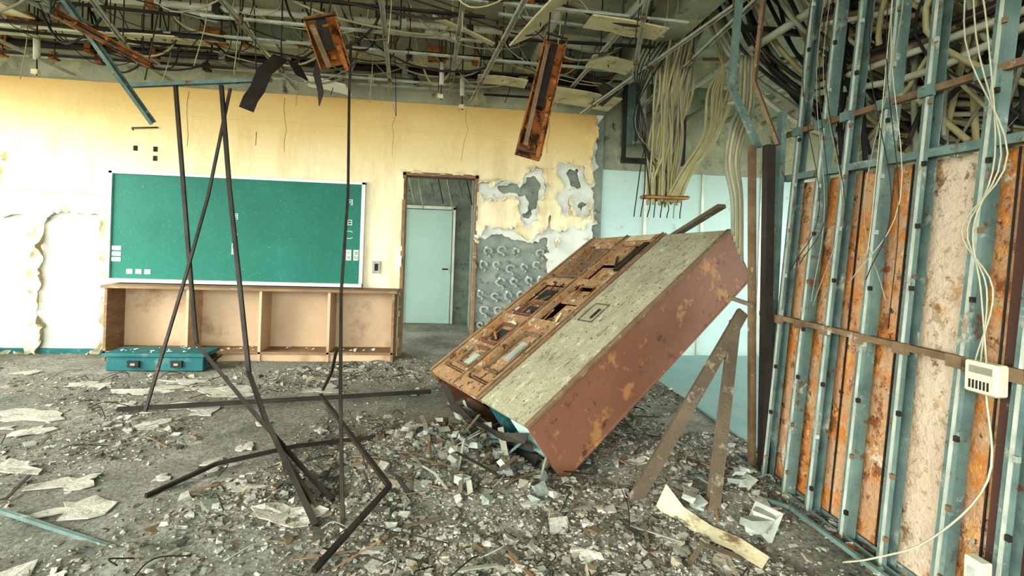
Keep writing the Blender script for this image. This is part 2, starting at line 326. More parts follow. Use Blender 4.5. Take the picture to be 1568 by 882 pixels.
# ------------------------------------------------------------------ floor
def sm(a,b_,x):
    t=min(1,max(0,(x-a)/(b_-a)));return t*t*(3-2*t)
def dens(x,y):
    if y>Y-.05: return .12 if x<1.7 else .03
    if x>2.1: return .10
    d=.50+1.1*noise.noise(V((x*1.1,y*1.3,1.7)))
    d*=(1-.5*sm(.8,2.8,-x))
    d+=.5*math.exp(-((x-.3)**2+(y-2.5)**2)/.9)+.35*sm(3.2,1.6,y)*sm(-2.6,-.6,x)
    return min(1,max(.08,d))
heaps=[(.1,3.1,.09,.35),(.35,2.6,.07,.25),(.75,2.45,.04,.3),(-.2,3.3,.06,.4),(1.3,2.9,.06,.4),(-1.2,2.4,.04,.5),(0.1,1.9,.04,.5),(1.5,2.4,.05,.25)]
def hgt(x,y):
    h=.010+.008*noise.noise(V((x*4,y*4,0)))
    if y<Y and x<2.1:
        d=dens(x,y);h+=d*.028*(.5+noise.fractal(V((x*5,y*5,4)),.8,2,4))
        for a,c,k,s in heaps: h+=k*math.exp(-((x-a)**2+(y-c)**2)/(s*s))*(1+.5*noise.noise(V((x*9,y*9,2))))
    return max(h,.001)
gx=np.arange(-5.4,5.2,.045);gy=np.concatenate([np.arange(-3,1,.2),np.arange(1,6,.04),np.arange(6,8.2,.1)])
H=np.array([[hgt(x,y) for y in gy] for x in gx]);nx,ny=len(gx),len(gy)
vs=[(gx[i],gy[j],H[i,j]) for i in range(nx) for j in range(ny)]
fs=[(i*ny+j,(i+1)*ny+j,(i+1)*ny+j+1,i*ny+j+1) for i in range(nx-1) for j in range(ny-1)]
b=MB();b.add(vs,fs,m_floor,True);b.box((-5.5,-3,-.15),(6,8.3,-.01),m_conc);b.done('floor')
b=MB()
for i in range(90):
    x=random.uniform(-3.9,1.2);y=random.uniform(1.5,5.2)
    if x<-.95*y-.6: continue
    if x>-.8 and random.random()<.5: continue
    R0=random.uniform(.04,.20) if x<-.7 else random.uniform(.03,.10);n_=16;st_=random.uniform(.9,2.0);an=random.uniform(-.4,.4);pts=[]
    for k in range(n_):
        t=k*6.283/n_;r=R0*(.62+.75*noise.noise(V((math.cos(t)*1.4+i,math.sin(t)*1.4,i*.7)))+random.uniform(-.12,.12))
        px,py=r*math.cos(t)*st_,r*math.sin(t);pts.append((x+px*math.cos(an)-py*math.sin(an),y+px*math.sin(an)+py*math.cos(an)))
    zt=[hgt(*p)+.008+.014*max(0,noise.noise(V((p[0]*8,p[1]*8,5)))) for p in pts];zc=hgt(x,y)+.012
    vs=[(x,y,zc)]+[(p[0],p[1],z) for p,z in zip(pts,zt)]+[(p[0],p[1],z-.007) for p,z in zip(pts,zt)]
    fs=[(0,1+k,1+(k+1)%n_) for k in range(n_)]+[(1+k,1+n_+k,1+n_+(k+1)%n_,1+(k+1)%n_) for k in range(n_)]
    b.add(vs,fs,m_sheet)
b.done('fallen_plaster_sheets')
def scatter(name,n,s0,s1,flat,pw,ylo,yhi,seed,skew=1.8):
    rng=np.random.RandomState(seed);P=[]
    while len(P)<n:
        x=rng.uniform(-4.9,2.1);y=ylo+(yhi-ylo)*rng.rand()**pw
        if abs(x-.12)>.95*y+1.6: continue
        if y>Y-.38 and (-3.6<x<-.55 or x>.2 or x<-3.6): continue
        if -3.3<x<-2.2 and 5.0<y<5.4: continue
        if rng.rand()<dens(x,y)**1.8: P.append((x,y,hgt(x,y)))
    P=np.array(P);n=len(P)
    base=np.array([(x,y,z) for z in(-1,1) for x,y in((-1,-1),(1,-1),(1,1),(-1,1))],float)
    sz=s0*(s1/s0)**(rng.rand(n)**skew)
    v=base[None]*rng.uniform(.25,1,(n,8,3))
    v[:,:,0]*=sz[:,None];v[:,:,1]*=(sz*rng.uniform(.4,1,n))[:,None];v[:,:,2]=base[None,:,2]*(sz*flat*rng.uniform(.4,1.3,n))[:,None]*rng.uniform(.7,1,(n,8))
    az=rng.uniform(0,6.28,n);tx=rng.normal(0,.28,n)
    cy,sy=np.cos(tx)[:,None],np.sin(tx)[:,None]
    y2=v[:,:,1]*cy-v[:,:,2]*sy;z2=v[:,:,1]*sy+v[:,:,2]*cy
    ca,sa=np.cos(az)[:,None],np.sin(az)[:,None]
    X2=v[:,:,0]*ca-y2*sa;Y2=v[:,:,0]*sa+y2*ca
    W=np.stack([X2+P[:,0:1],Y2+P[:,1:2],z2+P[:,2:3]+(sz*flat*.3)[:,None]],2).reshape(-1,3)
    q=np.array([(0,3,2,1),(4,5,6,7),(0,1,5,4),(1,2,6,5),(2,3,7,6),(3,0,4,7)])
    Fq=(q[None]+np.arange(n)[:,None,None]*8).reshape(-1,4)
    me=bpy.data.meshes.new(name);me.vertices.add(len(W));me.vertices.foreach_set('co',W.ravel().astype('f'))
    me.loops.add(len(Fq)*4);me.loops.foreach_set('vertex_index',Fq.ravel().astype('i'))
    me.polygons.add(len(Fq));me.polygons.foreach_set('loop_start',np.arange(0,len(Fq)*4,4,dtype='i'))
    me.update(calc_edges=True);me.validate();me.polygons.foreach_set('use_smooth',np.zeros(len(Fq),dtype=bool))
    pal=np.array([(.38,.375,.305),(.50,.49,.41),(.26,.255,.205),(.12,.115,.09),(.42,.36,.26),(.60,.59,.51),(.20,.145,.09)])
    cc=pal[rng.choice(7,n,p=[.28,.20,.21,.16,.07,.03,.05])]*rng.uniform(.75,1.15,(n,1))
    ca_=np.ones((n,8,4));ca_[:,:,:3]=cc[:,None,:]
    a=me.color_attributes.new('Col','FLOAT_COLOR','POINT');a.data.foreach_set('color',ca_.ravel().astype('f'))
    me.materials.append(m_deb);o=bpy.data.objects.new(name,me);SC.collection.objects.link(o);return o
rub=empty('plaster_rubble')
for a in(('fine',55000,.003,.011,.5,1.3,1.2,5.8,1),('chips',18000,.008,.024,.3,1.15,1.2,5.75,2),('lumps',900,.02,.042,.4,1.1,1.3,5.7,3),('sheets',520,.03,.09,.07,1.1,1.5,5.5,4)):
    scatter(a[0]+'_plaster',*a[1:]).parent=rub
b=MB()
for i in range(560):
    x=random.uniform(-3.5,1.8);y=random.uniform(1.4,5)
    if random.random()>dens(x,y): continue
    a=random.uniform(0,6.28);l=random.uniform(.05,.28);z=hgt(x,y)+.012
    p0=V((x,y,z));p1=V((x+l*math.cos(a),y+l*math.sin(a),hgt(x+l*math.cos(a),y+l*math.sin(a))+random.uniform(.01,.05)))
    if random.random()<.5: b.beam(p0,p1,random.uniform(.005,.018),.005,random.choice([m_timber,m_wood,m_rod,m_timber,m_cableg]))
    else:
        mid=(p0+p1)/2+V((random.uniform(-.05,.05),random.uniform(-.05,.05),.03));b.tube([p0,mid,p1],.003,random.choice([m_rod,m_cableg,m_black]),5,sub=4)
b.done('scattered_scrap')
# ------------------------------------------------------------------ chalkboard
cb=empty('chalkboard')
yb=Y-.07
b=MB();b.box((-3.62,yb,.84),(-1.03,Y-.038,1.96),m_board);b.done('writing_surface',cb)
b=MB()
b.box((-3.66,yb-.02,.80),(-3.62,Y-.038,1.99),m_alu);b.box((-1.03,yb-.02,.80),(-.99,Y-.038,1.99),m_alu)
b.box((-3.66,yb-.02,1.96),(-.99,Y-.038,1.995),m_alu);b.box((-3.66,yb-.07,.80),(-.99,Y-.038,.84),m_alu);b.done('frame_and_chalk_tray',cb,bevel=.003)
b=MB()
for z in(1.02,1.08,1.14): b.box((-3.61,yb-.003,z),(-3.52,yb,z+.045),m_white)
for x in(-3.46,-3.37,-3.28): b.box((x,yb-.003,.89),(x+.06,yb,.94),m_white)
b.box((-2.40,yb-.003,1.13),(-2.35,yb,1.25),m_white)
for x in(-1.18,-1.10): b.box((x,yb-.003,1.10),(x+.055,yb,1.22),m_white)
b.done('label_stickers',cb)
def text(s_,x,z,size,mat,par,y=None):
    t=bpy.data.curves.new('lettering','FONT');t.body=s_;t.size=size;t.extrude=.0008;t.materials.append(mat)
    o=bpy.data.objects.new('lettering',t);SC.collection.objects.link(o);o.location=(x,(yb if y is None else y)-.0025,z);o.rotation_euler=(math.pi/2,0,0);o.parent=par
for s_,x,z in(('月',-1.19,1.73),('日',-1.19,1.50),('︵',-1.19,1.42),('︶',-1.19,1.30),('月',-2.41,1.52),('日',-2.41,1.30)): text(s_,x,z,.075,m_white,cb)
for s_,x,z in(('日',-2.40,1.19),('日',-2.40,1.14),('欠',-1.178,1.165),('席',-1.178,1.11),('遅',-1.098,1.165),('刻',-1.098,1.11)): text(s_,x,z,.05,m_board,cb,yb-.003)
# ------------------------------------------------------------------ shelf
sh=empty('low_cubby_shelf')
y0,y1=5.48,Y-.038;X0,X1=-3.50,-.60;zt=.79
b=MB();b.box((X0-.03,y0-.02,zt-.03),(X1+.03,y1,zt),m_wood);b.box((X0,y0,.09),(X1,y1,.115),m_wood)
b.box((X0,y0+.02,0),(X1,y0+.04,.09),m_beige)
divs=[-3.50,-2.72,-2.00,-1.30,-.625]
for i,x in enumerate(divs): b.box((x,y0,.0),(x+.028,y1,zt-.03),m_wood if i in(0,4) else m_beige)
b.done('carcass',sh,bevel=.002)
b=MB();b.box((X0,y1-.012,.11),(X1,y1,zt-.03),m_beige);b.done('back_panel',sh)
b=MB();b.box((X0,y0-.004,.76),(X1,y0+.01,.775),m_alu)
for i in range(30): b.shard((random.uniform(-3.4,-.7),random.uniform(5.5,5.75),.122),random.uniform(.008,.025),m_skim,.3)
b.done('edge_strip_and_dust',sh)
# ------------------------------------------------------------------ teal box
tb=empty('teal_toolbox')
b=MB();b.box((-3.20,5.06,.02),(-2.34,5.34,.18),m_tealbox);b.box((-3.23,5.04,.155),(-2.32,5.36,.19),m_tealbox);b.done('body',tb,bevel=.006)
b=MB()
for x in(-3.0,-2.62): b.box((x,5.035,.06),(x+.10,5.06,.12),m_rod);b.box((x+.03,5.03,.08),(x+.07,5.036,.10),m_bag)
b.tube([(-2.30,5.12,.10),(-2.26,5.12,.13),(-2.26,5.26,.13),(-2.30,5.26,.10)],.01,m_rod,6);b.box((-2.34,5.10,.07),(-2.31,5.28,.14),m_rod)
for i in range(20): b.shard((random.uniform(-3.2,-2.4),random.uniform(5.08,5.32),.195),random.uniform(.006,.02),m_skim,.3)
b.done('handles_and_latches',tb)
b=MB();b.box((-.89,Y-.06,.96),(-.80,Y-.027,1.10),m_bag);b.box((-.865,Y-.065,.99),(-.825,Y-.059,1.07),m_dark);b.done('wall_switch_box',bevel=.003)
b=MB()
for x,z in((-3.45,2.22),(-3.25,2.22),(-3.25,2.12)): b.box((x,Y-.042,z),(x+.04,Y-.030,z+.055),m_dark)
b.tube([(-3.46,Y-.03,2.44),(-3.46,Y-.06,2.46),(-3.2,Y-.06,2.48)],.008,m_rod,5);b.tube([(-2.2,Y-.035,2.5),(-2.2,Y-.035,2.35)],.004,m_rod,5);b.done('wall_anchor_holes')
# ------------------------------------------------------------------ toppled cabinet
u=V((.769,.33,.575)).normalized();a=V((-.358,.932,-.05));a=(a-u*a.dot(u)).normalized();n=u.cross(a)
n=n if n.z>0 else -n
E=V((.665,2.69,.018));CM=Matrix((u,a,n)).transposed().to_4x4();CM.translation=E
Lc,W,T=2.01,1.60,.42
cab=empty('toppled_cabinet')
b=MB()
b.box((0,0,0),(Lc,.018,T),m_cabside);b.box((0,W-.018,0),(Lc,W,T),m_cabside);b.box((Lc-.018,0,0),(Lc,W,T),m_cabside);b.box((0,0,0),(Lc,W,.015),m_cabside)
b.box((.0,-.006,T-.02),(Lc+.006,.03,T+.006),m_brownrail);b.box((0,-.004,0),(Lc,.02,.018),m_cabside)
o=b.done('shell',cab,CM,bevel=.004)
b=MB();b.box((0,.03,T-.02),(Lc-.01,.60,T+.002),m_cabgreen)
z=T+.002
def outline(b,u0,u1,a0,a1,z,wd,h,mat):
    b.box((u0,a0,z),(u1,a0+wd,z+h),mat);b.box((u0,a1-wd,z),(u1,a1,z+h),mat);b.box((u0,a0,z),(u0+wd,a1,z+h),mat);b.box((u1-wd,a0,z),(u1,a1,z+h),mat)
outline(b,.86,1.06,.36,.52,z,.008,.006,m_timber);b.box((.9,.40,z),(1.0,.42,z+.008),m_rod);b.box((1.75,.42,z),(1.79,.46,z+.01),m_bag)
b.box((0,.595,z-.01),(Lc,.605,z+.012),m_brownrail)
b.done('green_panel',cab,CM)
b=MB()
zf0,zf1=T-.015,T+.012
for a0,a1 in((.60,.68),(1.02,1.10),(1.50,1.60)): b.box((0,a0,zf0-.02),(Lc,a1,zf1),m_cabfront)
for a0 in(.62,1.05,1.53): b.box((0,a0,zf1),(Lc,a0+.012,zf1+.012),m_brownrail)
for u0,u1 in((0,.10),(.74,.80),(1.28,1.34),(1.90,2.01)): b.box((u0,.60,zf0-.02),(u1,1.6,zf1-.004),m_cabfront)
def rec(u0,u1,a0,a1,dp,mat): b.box((u0,a0,T-dp-.01),(u1,a1,T-dp),mat)
rec(.10,.74,.68,1.02,.03,m_cabfront);outline(b,.22,.66,.74,.97,T-.028,.02,.02,m_brownrail);b.box((.36,.80,T-.028),(.56,.88,T-.015),m_bag)
rec(.10,.74,1.10,1.50,.03,m_cabfront);outline(b,.18,.40,1.16,1.42,T-.028,.02,.02,m_brownrail);b.box((.2,1.2,T-.02),(.32,1.3,T-.008),m_bag);outline(b,.45,.70,1.16,1.42,T-.028,.02,.02,m_cabside);b.box((.5,1.22,T-.03),(.64,1.36,T-.024),m_dark)
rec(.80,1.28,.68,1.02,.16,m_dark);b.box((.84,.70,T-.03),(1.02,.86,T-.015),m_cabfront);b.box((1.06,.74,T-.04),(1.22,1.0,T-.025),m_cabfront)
rec(.80,1.28,1.10,1.50,.05,m_cabfront);outline(b,.84,1.02,1.14,1.46,T-.048,.02,.03,m_cabside);b.box((1.08,1.16,T-.048),(1.22,1.44,T-.04),m_dark);b.box((.87,1.2,T-.047),(.98,1.4,T-.04),m_dark)
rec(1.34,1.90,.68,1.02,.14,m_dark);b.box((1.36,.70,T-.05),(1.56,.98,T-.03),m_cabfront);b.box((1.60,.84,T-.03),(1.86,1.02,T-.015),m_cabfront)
rec(1.34,1.90,1.10,1.50,.03,m_cabfront)
for i in range(9): b.box((1.38+i*.055,1.14,T-.03),(1.40+i*.055,1.46,T-.008),m_brownrail)
b.box((1.45,.64,zf1),(1.85,.70,zf1+.02),m_rod);b.box((1.92,.70,zf1),(2.0,1.0,zf1+.004),m_cboard)
for i in range(520):
    uu,aa=random.uniform(.03,1.95),random.uniform(.04,1.55);b.shard((uu,aa,zf1 if aa>.6 and (aa<.68 or 1.02<aa<1.1) else T+(.004 if aa<.6 else -.018)),random.uniform(.002,.008) if (aa<.6 or random.random()<.9) else random.uniform(.012,.028),random.choice([m_bag,m_cabfront,m_timber,m_timber,m_brownrail]),.3)
for i in range(16):
    uu,aa=random.uniform(.1,1.8),random.uniform(.68,1.45);an=random.choice([0,1.57,random.random()*3]);l=random.uniform(.08,.22)
    b.beam((uu,aa,T-.01),(uu+l*math.cos(an),aa+l*math.sin(an)*.6,T+random.uniform(-.01,.03)),.02,.004,random.choice([m_rod,m_brownrail,m_rust,m_cboard]))
b.done('rusty_front_frame',cab,CM)
b=MB();b.box((.14,.02,.02),(.15,W-.02,T-.03),m_dark);b.box((.0,.5,.02),(.3,.51,T-.03),m_tealbox);b.box((.02,.03,.02),(.03,.30,T-.08),m_door);b.done('inner_panels',cab,CM)
sc_=empty('crumpled_sheet_metal')
for k in range(16):
    f=k/15;b=MB();ps=[];ws=[]
    for q in range(8):
        t=q/7;aa=1.46-1.38*t;nn=.32-.30*f-(.05+.20*f)*math.sin(t*3.0)*.6+.07*noise.noise(V((k*1.7,t*3,0)));uu=-.01-.10*math.sin(t*3.1)*(1-f*.4)-.02*f+.05*noise.noise(V((k*1.3,t*4,3)))
        ps.append(CM@V((uu,aa,max(nn,.0 if t<.5 else .02))));ws.append(CM.to_3x3()@V((.018+.014*math.sin(q+k),.012*math.sin(k),.016)))
        if ps[-1].z<.02: ps[-1].z=.02+.01*q
    lo=k%4;hi=8-(k*2)%3
    b.ribbon(ps[lo:hi],ws[lo:hi],.004,[m_rod,m_cableg,m_teal,m_dark,m_cableg,m_bag,m_rod,m_tealbox][k%8]);b.done('strip',sc_)
b=MB()
for i in range(70):
    x=random.gauss(.20,.24);y=random.gauss(2.78-.5*(x-.2),.17);b.shard((x,y,hgt(x,y)+.01+.04*random.random()),random.uniform(.015,.05),random.choice([m_sheet,m_conc,m_conc,m_timber,m_cableg]),.5)
for i in range(40):
    x=random.gauss(.2,.30);y=random.gauss(2.72,.22);z=hgt(x,y)+.01;l=random.uniform(.1,.32);an=random.uniform(0,3.14)
    b.ribbon([(x,y,z),(x+l*.5*math.cos(an),y+l*.5*math.sin(an),z+.05),(x+l*math.cos(an),y+l*math.sin(an),z+random.uniform(.02,.12))],V((.02,-.02,.012))*random.uniform(.2,.8),.004,random.choice([m_cableg,m_timber,m_timber,m_rod,m_teal]))
b.done('broken_plaster_lumps')
b=MB();b.beam((.95,2.42,.01),(1.87,2.95,.96),.07,.03,m_timber,(0,-1,.3));b.done('fallen_timber_prop')
b=MB();b.beam((1.31,2.27,.01),(1.82,2.95,.90),.062,.035,m_timber,(0,-1,.3));b.done('fallen_timber_prop')
b=MB();b.beam((1.68,2.80,1.07),(1.80,2.74,1.03),.04,.025,m_timber);b.done('broken_batten')
b=MB();b.beam((2.0,4.3,1.46),(2.08,3.6,1.70),.07,.03,m_timber);b.done('broken_batten')
# ------------------------------------------------------------------ stud wall
def SX(z,off=0): return 1.87+off+.075*z
sw=empty('leaning_stud_wall')
ys=[2.66,2.48,2.30,2.08,1.87,1.64,1.44,1.22,1.0,.78,.56,.3,0,-.4]
b=MB();bs=MB()
for i,y in enumerate(ys):
    zt=3.15 if i%2 else 3.2;dy=random.uniform(-.03,.03)
    p0=V((SX(.03),y,.03));p1=V((SX(zt),y-.02+dy,zt))
    b.ext([(-.025,-.024),(.025,-.024),(.025,.024),(.021,.024),(.021,-.020),(-.021,-.020),(-.021,.024),(-.025,.024)],p0,p1,m_teal,(0,1 if i%2 else -1,0))
    b.beam(p0+V((-.027,0.0,0)),p1+V((-.027,0,0)),.006,.012,m_galv,(0,1,0))
    for k in range(12):
        q=p0.lerp(p1,(k+.5)/12);bs.box((q.x-.040,q.y-.028,q.z-.010),(q.x-.026,q.y-.014,q.z+.010),random.choice([m_brownrail,m_bag,m_rod]))
b.done('teal_studs',sw);bs.done('clips',sw)
b=MB()
for z,mt in((2.06,m_brownrail),(.96,m_brownrail)):
    b.beam((SX(z,-.01),2.85,z+.01),(SX(z,-.01),-.5,z),.03,.028,mt)
    for y in ys: b.box((SX(z,-.045),y-.03,z-.022),(SX(z,-.02),y+.03,z+.026),m_teal if z>1.5 else m_brownrail)
b.beam((SX(1.79),2.78,1.80),(SX(1.79),-.5,1.77),.05,.035,m_teal);b.done('horizontal_rails',sw)
b=MB();b.chan((1.88,2.95,.02),(1.9,-.5,.02),.07,.035,m_teal,(0,0,1))
for i in range(200): b.shard((random.uniform(1.76,1.94),random.uniform(1.3,2.9),.035),random.uniform(.006,.024),random.choice([m_rust,m_timber,m_timber,m_conc,m_sheet]),.4)
b.done('floor_track',sw)
b=MB();pn=[(2.76,2.25,m_rustpanel),(2.245,1.98,m_rustpanel),(1.975,1.67,m_pinkpanel),(1.665,1.56,m_rustpanel),(1.55,1.2,m_cabdark),(1.19,.7,m_rustpanel),(.69,.1,m_pinkpanel),(.09,-.4,m_rustpanel)]
for (ya,yb_,mt) in pn:
    z0,z1=.03,1.77
    vs=[(SX(z0,.06),yb_,z0),(SX(z0,.06),ya,z0),(SX(z1,.06),ya,z1),(SX(z1,.06),yb_,z1)]
    vs+=[(x+.015,y,z) for x,y,z in vs];b.add(vs,[(0,3,2,1),(4,5,6,7),(0,1,5,4),(1,2,6,5),(2,3,7,6),(3,0,4,7)],mt)
    b.beam((SX(z0,.055),yb_,z0),(SX(z1,.055),yb_,z1),.006,.006,m_rod)
b.done('rusted_panels',sw)
b=MB();b.beam((1.87,2.80,0),(1.80,2.80,2.0),.035,.035,m_brownrail,(0,1,0));b.done('rusty_corner_post')
b=MB();b.beam((1.88,2.70,0),(1.83,2.68,1.98),.05,.05,m_rod,(0,1,0));b.beam((1.93,2.76,0),(1.95,2.74,2.2),.03,.05,m_teal,(0,1,0));b.done('dark_corner_post')
b=MB();b.ribbon([(1.84,2.8,1.99),(1.71,2.9,2.39),(1.74,2.9,2.85),(1.76,2.9,3.2)],V((.022,0,0)),.02,m_teal);b.ribbon([(1.90,2.7,1.99),(1.80,2.8,2.39),(1.84,2.8,2.85),(1.86,2.8,3.2)],V((.014,.01,0)),.02,m_brownrail);b.done('bent_stud')
th=empty('wall_control_box');b=MB();b.box((1.850,1.45,.88),(1.90,1.56,.99),m_box);b.done('housing',th,bevel=.006)
b=MB()
for i in range(6): b.box((1.847,1.475+i*.012,.895),(1.851,1.480+i*.012,.925),m_rod)
b.box((1.847,1.465,.95),(1.851,1.54,.975),m_cableg);b.done('vents',th)
b=MB()
for k in range(3):
    o_=k*.02;b.tube([(1.87,1.50+o_,.98),(1.86,1.52-o_,1.25),(1.87,1.56+o_,1.46),(1.9,1.52-o_,1.72),(1.95,1.6+o_*2,2.2),(2.0,1.7,2.7),(2.05,1.7,3.46)],.003,m_wire,5,sub=6)
b.tube([(1.87,1.50,.9),(1.84,1.46,.6),(1.80,1.62,.3),(1.75,1.8,.12),(1.70,1.9,.04)],.004,m_wire,5,sub=6);b.done('wiring',th)
b=MB();b.box((1.78,1.42,.22),(1.82,1.48,.34),m_box);b.box((1.775,1.435,.25),(1.781,1.467,.31),m_bag);b.beam((1.8,1.455,.0),(1.8,1.455,.25),.02,.02,m_galv,(0,1,0));b.done('outlet_box',bevel=.003)
b=MB()
for k in range(10):
    y=random.uniform(1.95,2.5);b.tube([(2.0,y,3.46),(1.92,y+random.uniform(-.12,.12),2.4),(1.88,y+random.uniform(-.12,.12),1.6),(1.84,y+random.uniform(-.12,.12),1.0+random.random()*.5)],.0022,random.choice([m_wire,m_rod,m_cableg]),5,sub=6)
b.done('dangling_wires')
b=MB()
for k in range(80):
    t=random.random();x0=random.uniform(1.98,2.7);y0_=random.uniform(2.0,4.0);dx=random.uniform(-.1,.15)
    b.tube([(x0,y0_,3.46),(x0+.12+.2*t+dx,y0_-.1,2.95),(x0+.30+.2*t-dx,y0_-.4,2.5),(2.35+.5*random.random(),y0_-.8-.2*t,2.15),(2.5+.6*random.random(),y0_-1.5,1.85+.4*random.random())],random.uniform(.010,.02),random.choice([m_cableg,m_cable,m_cable,m_pipe,m_black,m_rod]),7,sub=5)
for k in range(16):
    x0=2.14+.05*k;y0_=2.6-.1*k;b.tube([(x0,y0_,3.46),(x0+.05,y0_-.05,2.8),(x0-.02,y0_-.1,2.2),(x0+.03,y0_-.1,1.6),(x0,y0_-.15,.4)],.014,random.choice([m_cableg,m_black,m_cable]),7,sub=4)
for k in range(46):
    y=random.uniform(.9,2.7);b.tube([(2.02+random.random()*.2,y,3.46),(2.14,y+random.uniform(-.15,.15),2.9),(2.14+random.random()*.2,y+random.uniform(-.3,.3),2.4),(2.17+random.random()*.3,y+random.uniform(-.4,.4),1.9)],random.uniform(.006,.016),random.choice([m_cableg,m_cable,m_black,m_rod]),6,sub=5)
for k in range(12):
    z=random.uniform(2.3,3.1);b.tube([(2.15+.1*random.random(),2.8,z),(2.2,2.0,z-random.uniform(0,.2)),(2.2,1.0,z+random.uniform(-.1,.1))],.018,random.choice([m_pipe,m_rod,m_brownrail]),7,sub=4)
b.done('electrical_conduits')
b=MB()
for k in range(5):
    o_=k*.026;b.tube([(2.02+o_,3.3,2.75),(1.92+o_,3.15,2.35),(1.78+o_*.8,3.0,2.16-o_*.6),(1.74+o_*.8,2.98,1.92),(1.79+o_*.6,2.98,1.70),(1.82+o_*.6,3.0,1.45-.04*k)],.014,m_cable if k%2 else m_cableg,7,sub=6)
b.done('bent_flexible_conduit')
b=MB()
for k in range(6): b.beam((2.1,.5+k*.6,3.05),(5,.5+k*.6,3.05),.04,.04,m_rod)
for k in range(4): b.tube([(2.3+.5*k,-1,2.95),(2.3+.5*k,5.7,2.95)],.03,m_pipe,8)
for k in range(12): b.beam((random.uniform(2.2,4.8),random.uniform(.5,4.5),3.1),(random.uniform(2.2,4.8),random.uniform(.5,4.5),2.6),.04,.02,random.choice([m_rod,m_galv,m_brownrail]))
b.done('hall_ceiling_services',ceil)
fx=empty('fluorescent_fixture');b=MB();b.beam((3.65,3.7,2.40),(3.72,2.7,2.40),.12,.05,m_white);b.tube([(3.66,3.7,2.42),(3.66,3.7,3.46)],.008,m_rod,5);b.tube([(3.72,2.75,2.42),(3.72,2.75,3.46)],.008,m_rod,5);b.done('housing',fx)
b=MB();b.tube([(3.64,3.66,2.35),(3.70,2.74,2.35)],.018,m_lamp,8);b.done('tube',fx)
# ------------------------------------------------------------------ cable bundle
b=MB()
for k in range(46):
    an=random.random()*6.28;r=random.random()**.5;an2=an+random.uniform(-.6,.6);tx,ty=1.98+.18*r*math.cos(an),4.25+.2*r*math.sin(an)
    bx=1.82+.15*r*math.cos(an);by=4.12+.07*r*math.sin(an);s1=random.uniform(-.05,.05);s2=random.uniform(-.04,.04)
    b.tube([(tx+.12,ty,3.46),(tx,ty,3.2),(1.91+.17*r*math.cos(an2)+s1,4.18,2.75),(1.84+.15*r*math.cos(an2)+s2,4.12+s1,2.3),(bx,by,1.95),(bx,by,1.76+random.uniform(-.04,.03))],random.uniform(.009,.014),random.choice([m_cable,m_cable,m_cable,m_cableg]),7,sub=6)
for k in range(11):
    o_=random.uniform(0,.22);o2=random.uniform(-.05,.05)
    b.tube([(2.1+o_*.5,4.0,3.46),(2.20+o_,4.0,3.1),(2.36-o_+o2,4.0,2.75),(2.28-o_-o2,4.0,2.35),(2.06-o_*.6,4.05,2.02),(1.97-o_*.8,4.08,1.76)],.012,m_cable,7,sub=6)
for k in range(8):
    o_=k*.05;b.tube([(1.7+o_,4.2,3.3),(1.56+o_*.5,4.2,2.9),(1.66-o_*.3,4.15,2.4),(1.60+o_,4.1,2.0-.1*(k%3)),(1.56+o_*1.2,4.1,1.62)],.005,random.choice([m_black,m_cableg]),5,sub=6)
b.tube([(1.66,4.10,1.80),(1.84,4.02,1.79),(2.02,4.04,1.80),(2.0,4.2,1.80),(1.82,4.26,1.81),(1.66,4.20,1.8),(1.66,4.10,1.80)],.016,m_brass,6)
b.done('hanging_cable_bundle')
# ------------------------------------------------------------------ hanging rods
def rod(name,pts,r=.014,mat=m_rod,n=4,sub=0):
    b=MB();b.tube(pts,r,mat,n,False,sub);return b.done(name)
hr='hanging_steel_rod'
rod(hr,[(-2.27,4.3,2.55),(-2.07,4.2,1.12),(-1.95,4.1,.49),(-1.15,3.2,.22),(-.55,2.55,.03)],.018)
rod(hr,[(-1.92,4.3,2.57),(-1.79,4.2,1.74),(-1.48,3.9,.32),(-1.11,3.2,.22),(-.57,2.33,.03)],.020)
rod(hr,[(-1.85,4.3,2.55),(-1.97,4.25,1.65),(-2.04,4.1,1.03),(-2.19,3.9,.03)],.014)
rod(hr,[(-.84,4.0,2.9),(-.84,4.0,2.51),(-.74,3.6,1.65),(-.68,3.2,1.0),(-.56,2.7,.53),(-.44,2.27,.02)],.012)
fr_='fallen_steel_bar'
rod(fr_,[(-2.37,3.89,.05),(-1.2,4.06,.06),(-.13,4.23,.07)],.02)
rod(fr_,[(-.91,3.72,.20),(-.26,2.44,.15),(-.49,1.99,.05)],.016)
rod(fr_,[(-1.45,2.61,.05),(-1.27,2.93,.06),(-.91,3.13,.07),(-.18,3.28,.09)],.014)
rod(fr_,[(-2.02,2.53,.04),(-1.37,2.22,.04)],.012,m_teal)
rod(fr_,[(-.85,3.9,.49),(-.9,4.0,.3),(-1.05,4.36,.05)],.014)
rod(fr_,[(-.6,2.45,.05),(-1.15,3.3,.15)],.014,m_timber)
rod(fr_,[(1.1,3.0,.06),(1.75,2.3,.06),(1.8,1.6,.05)],.014,m_teal)
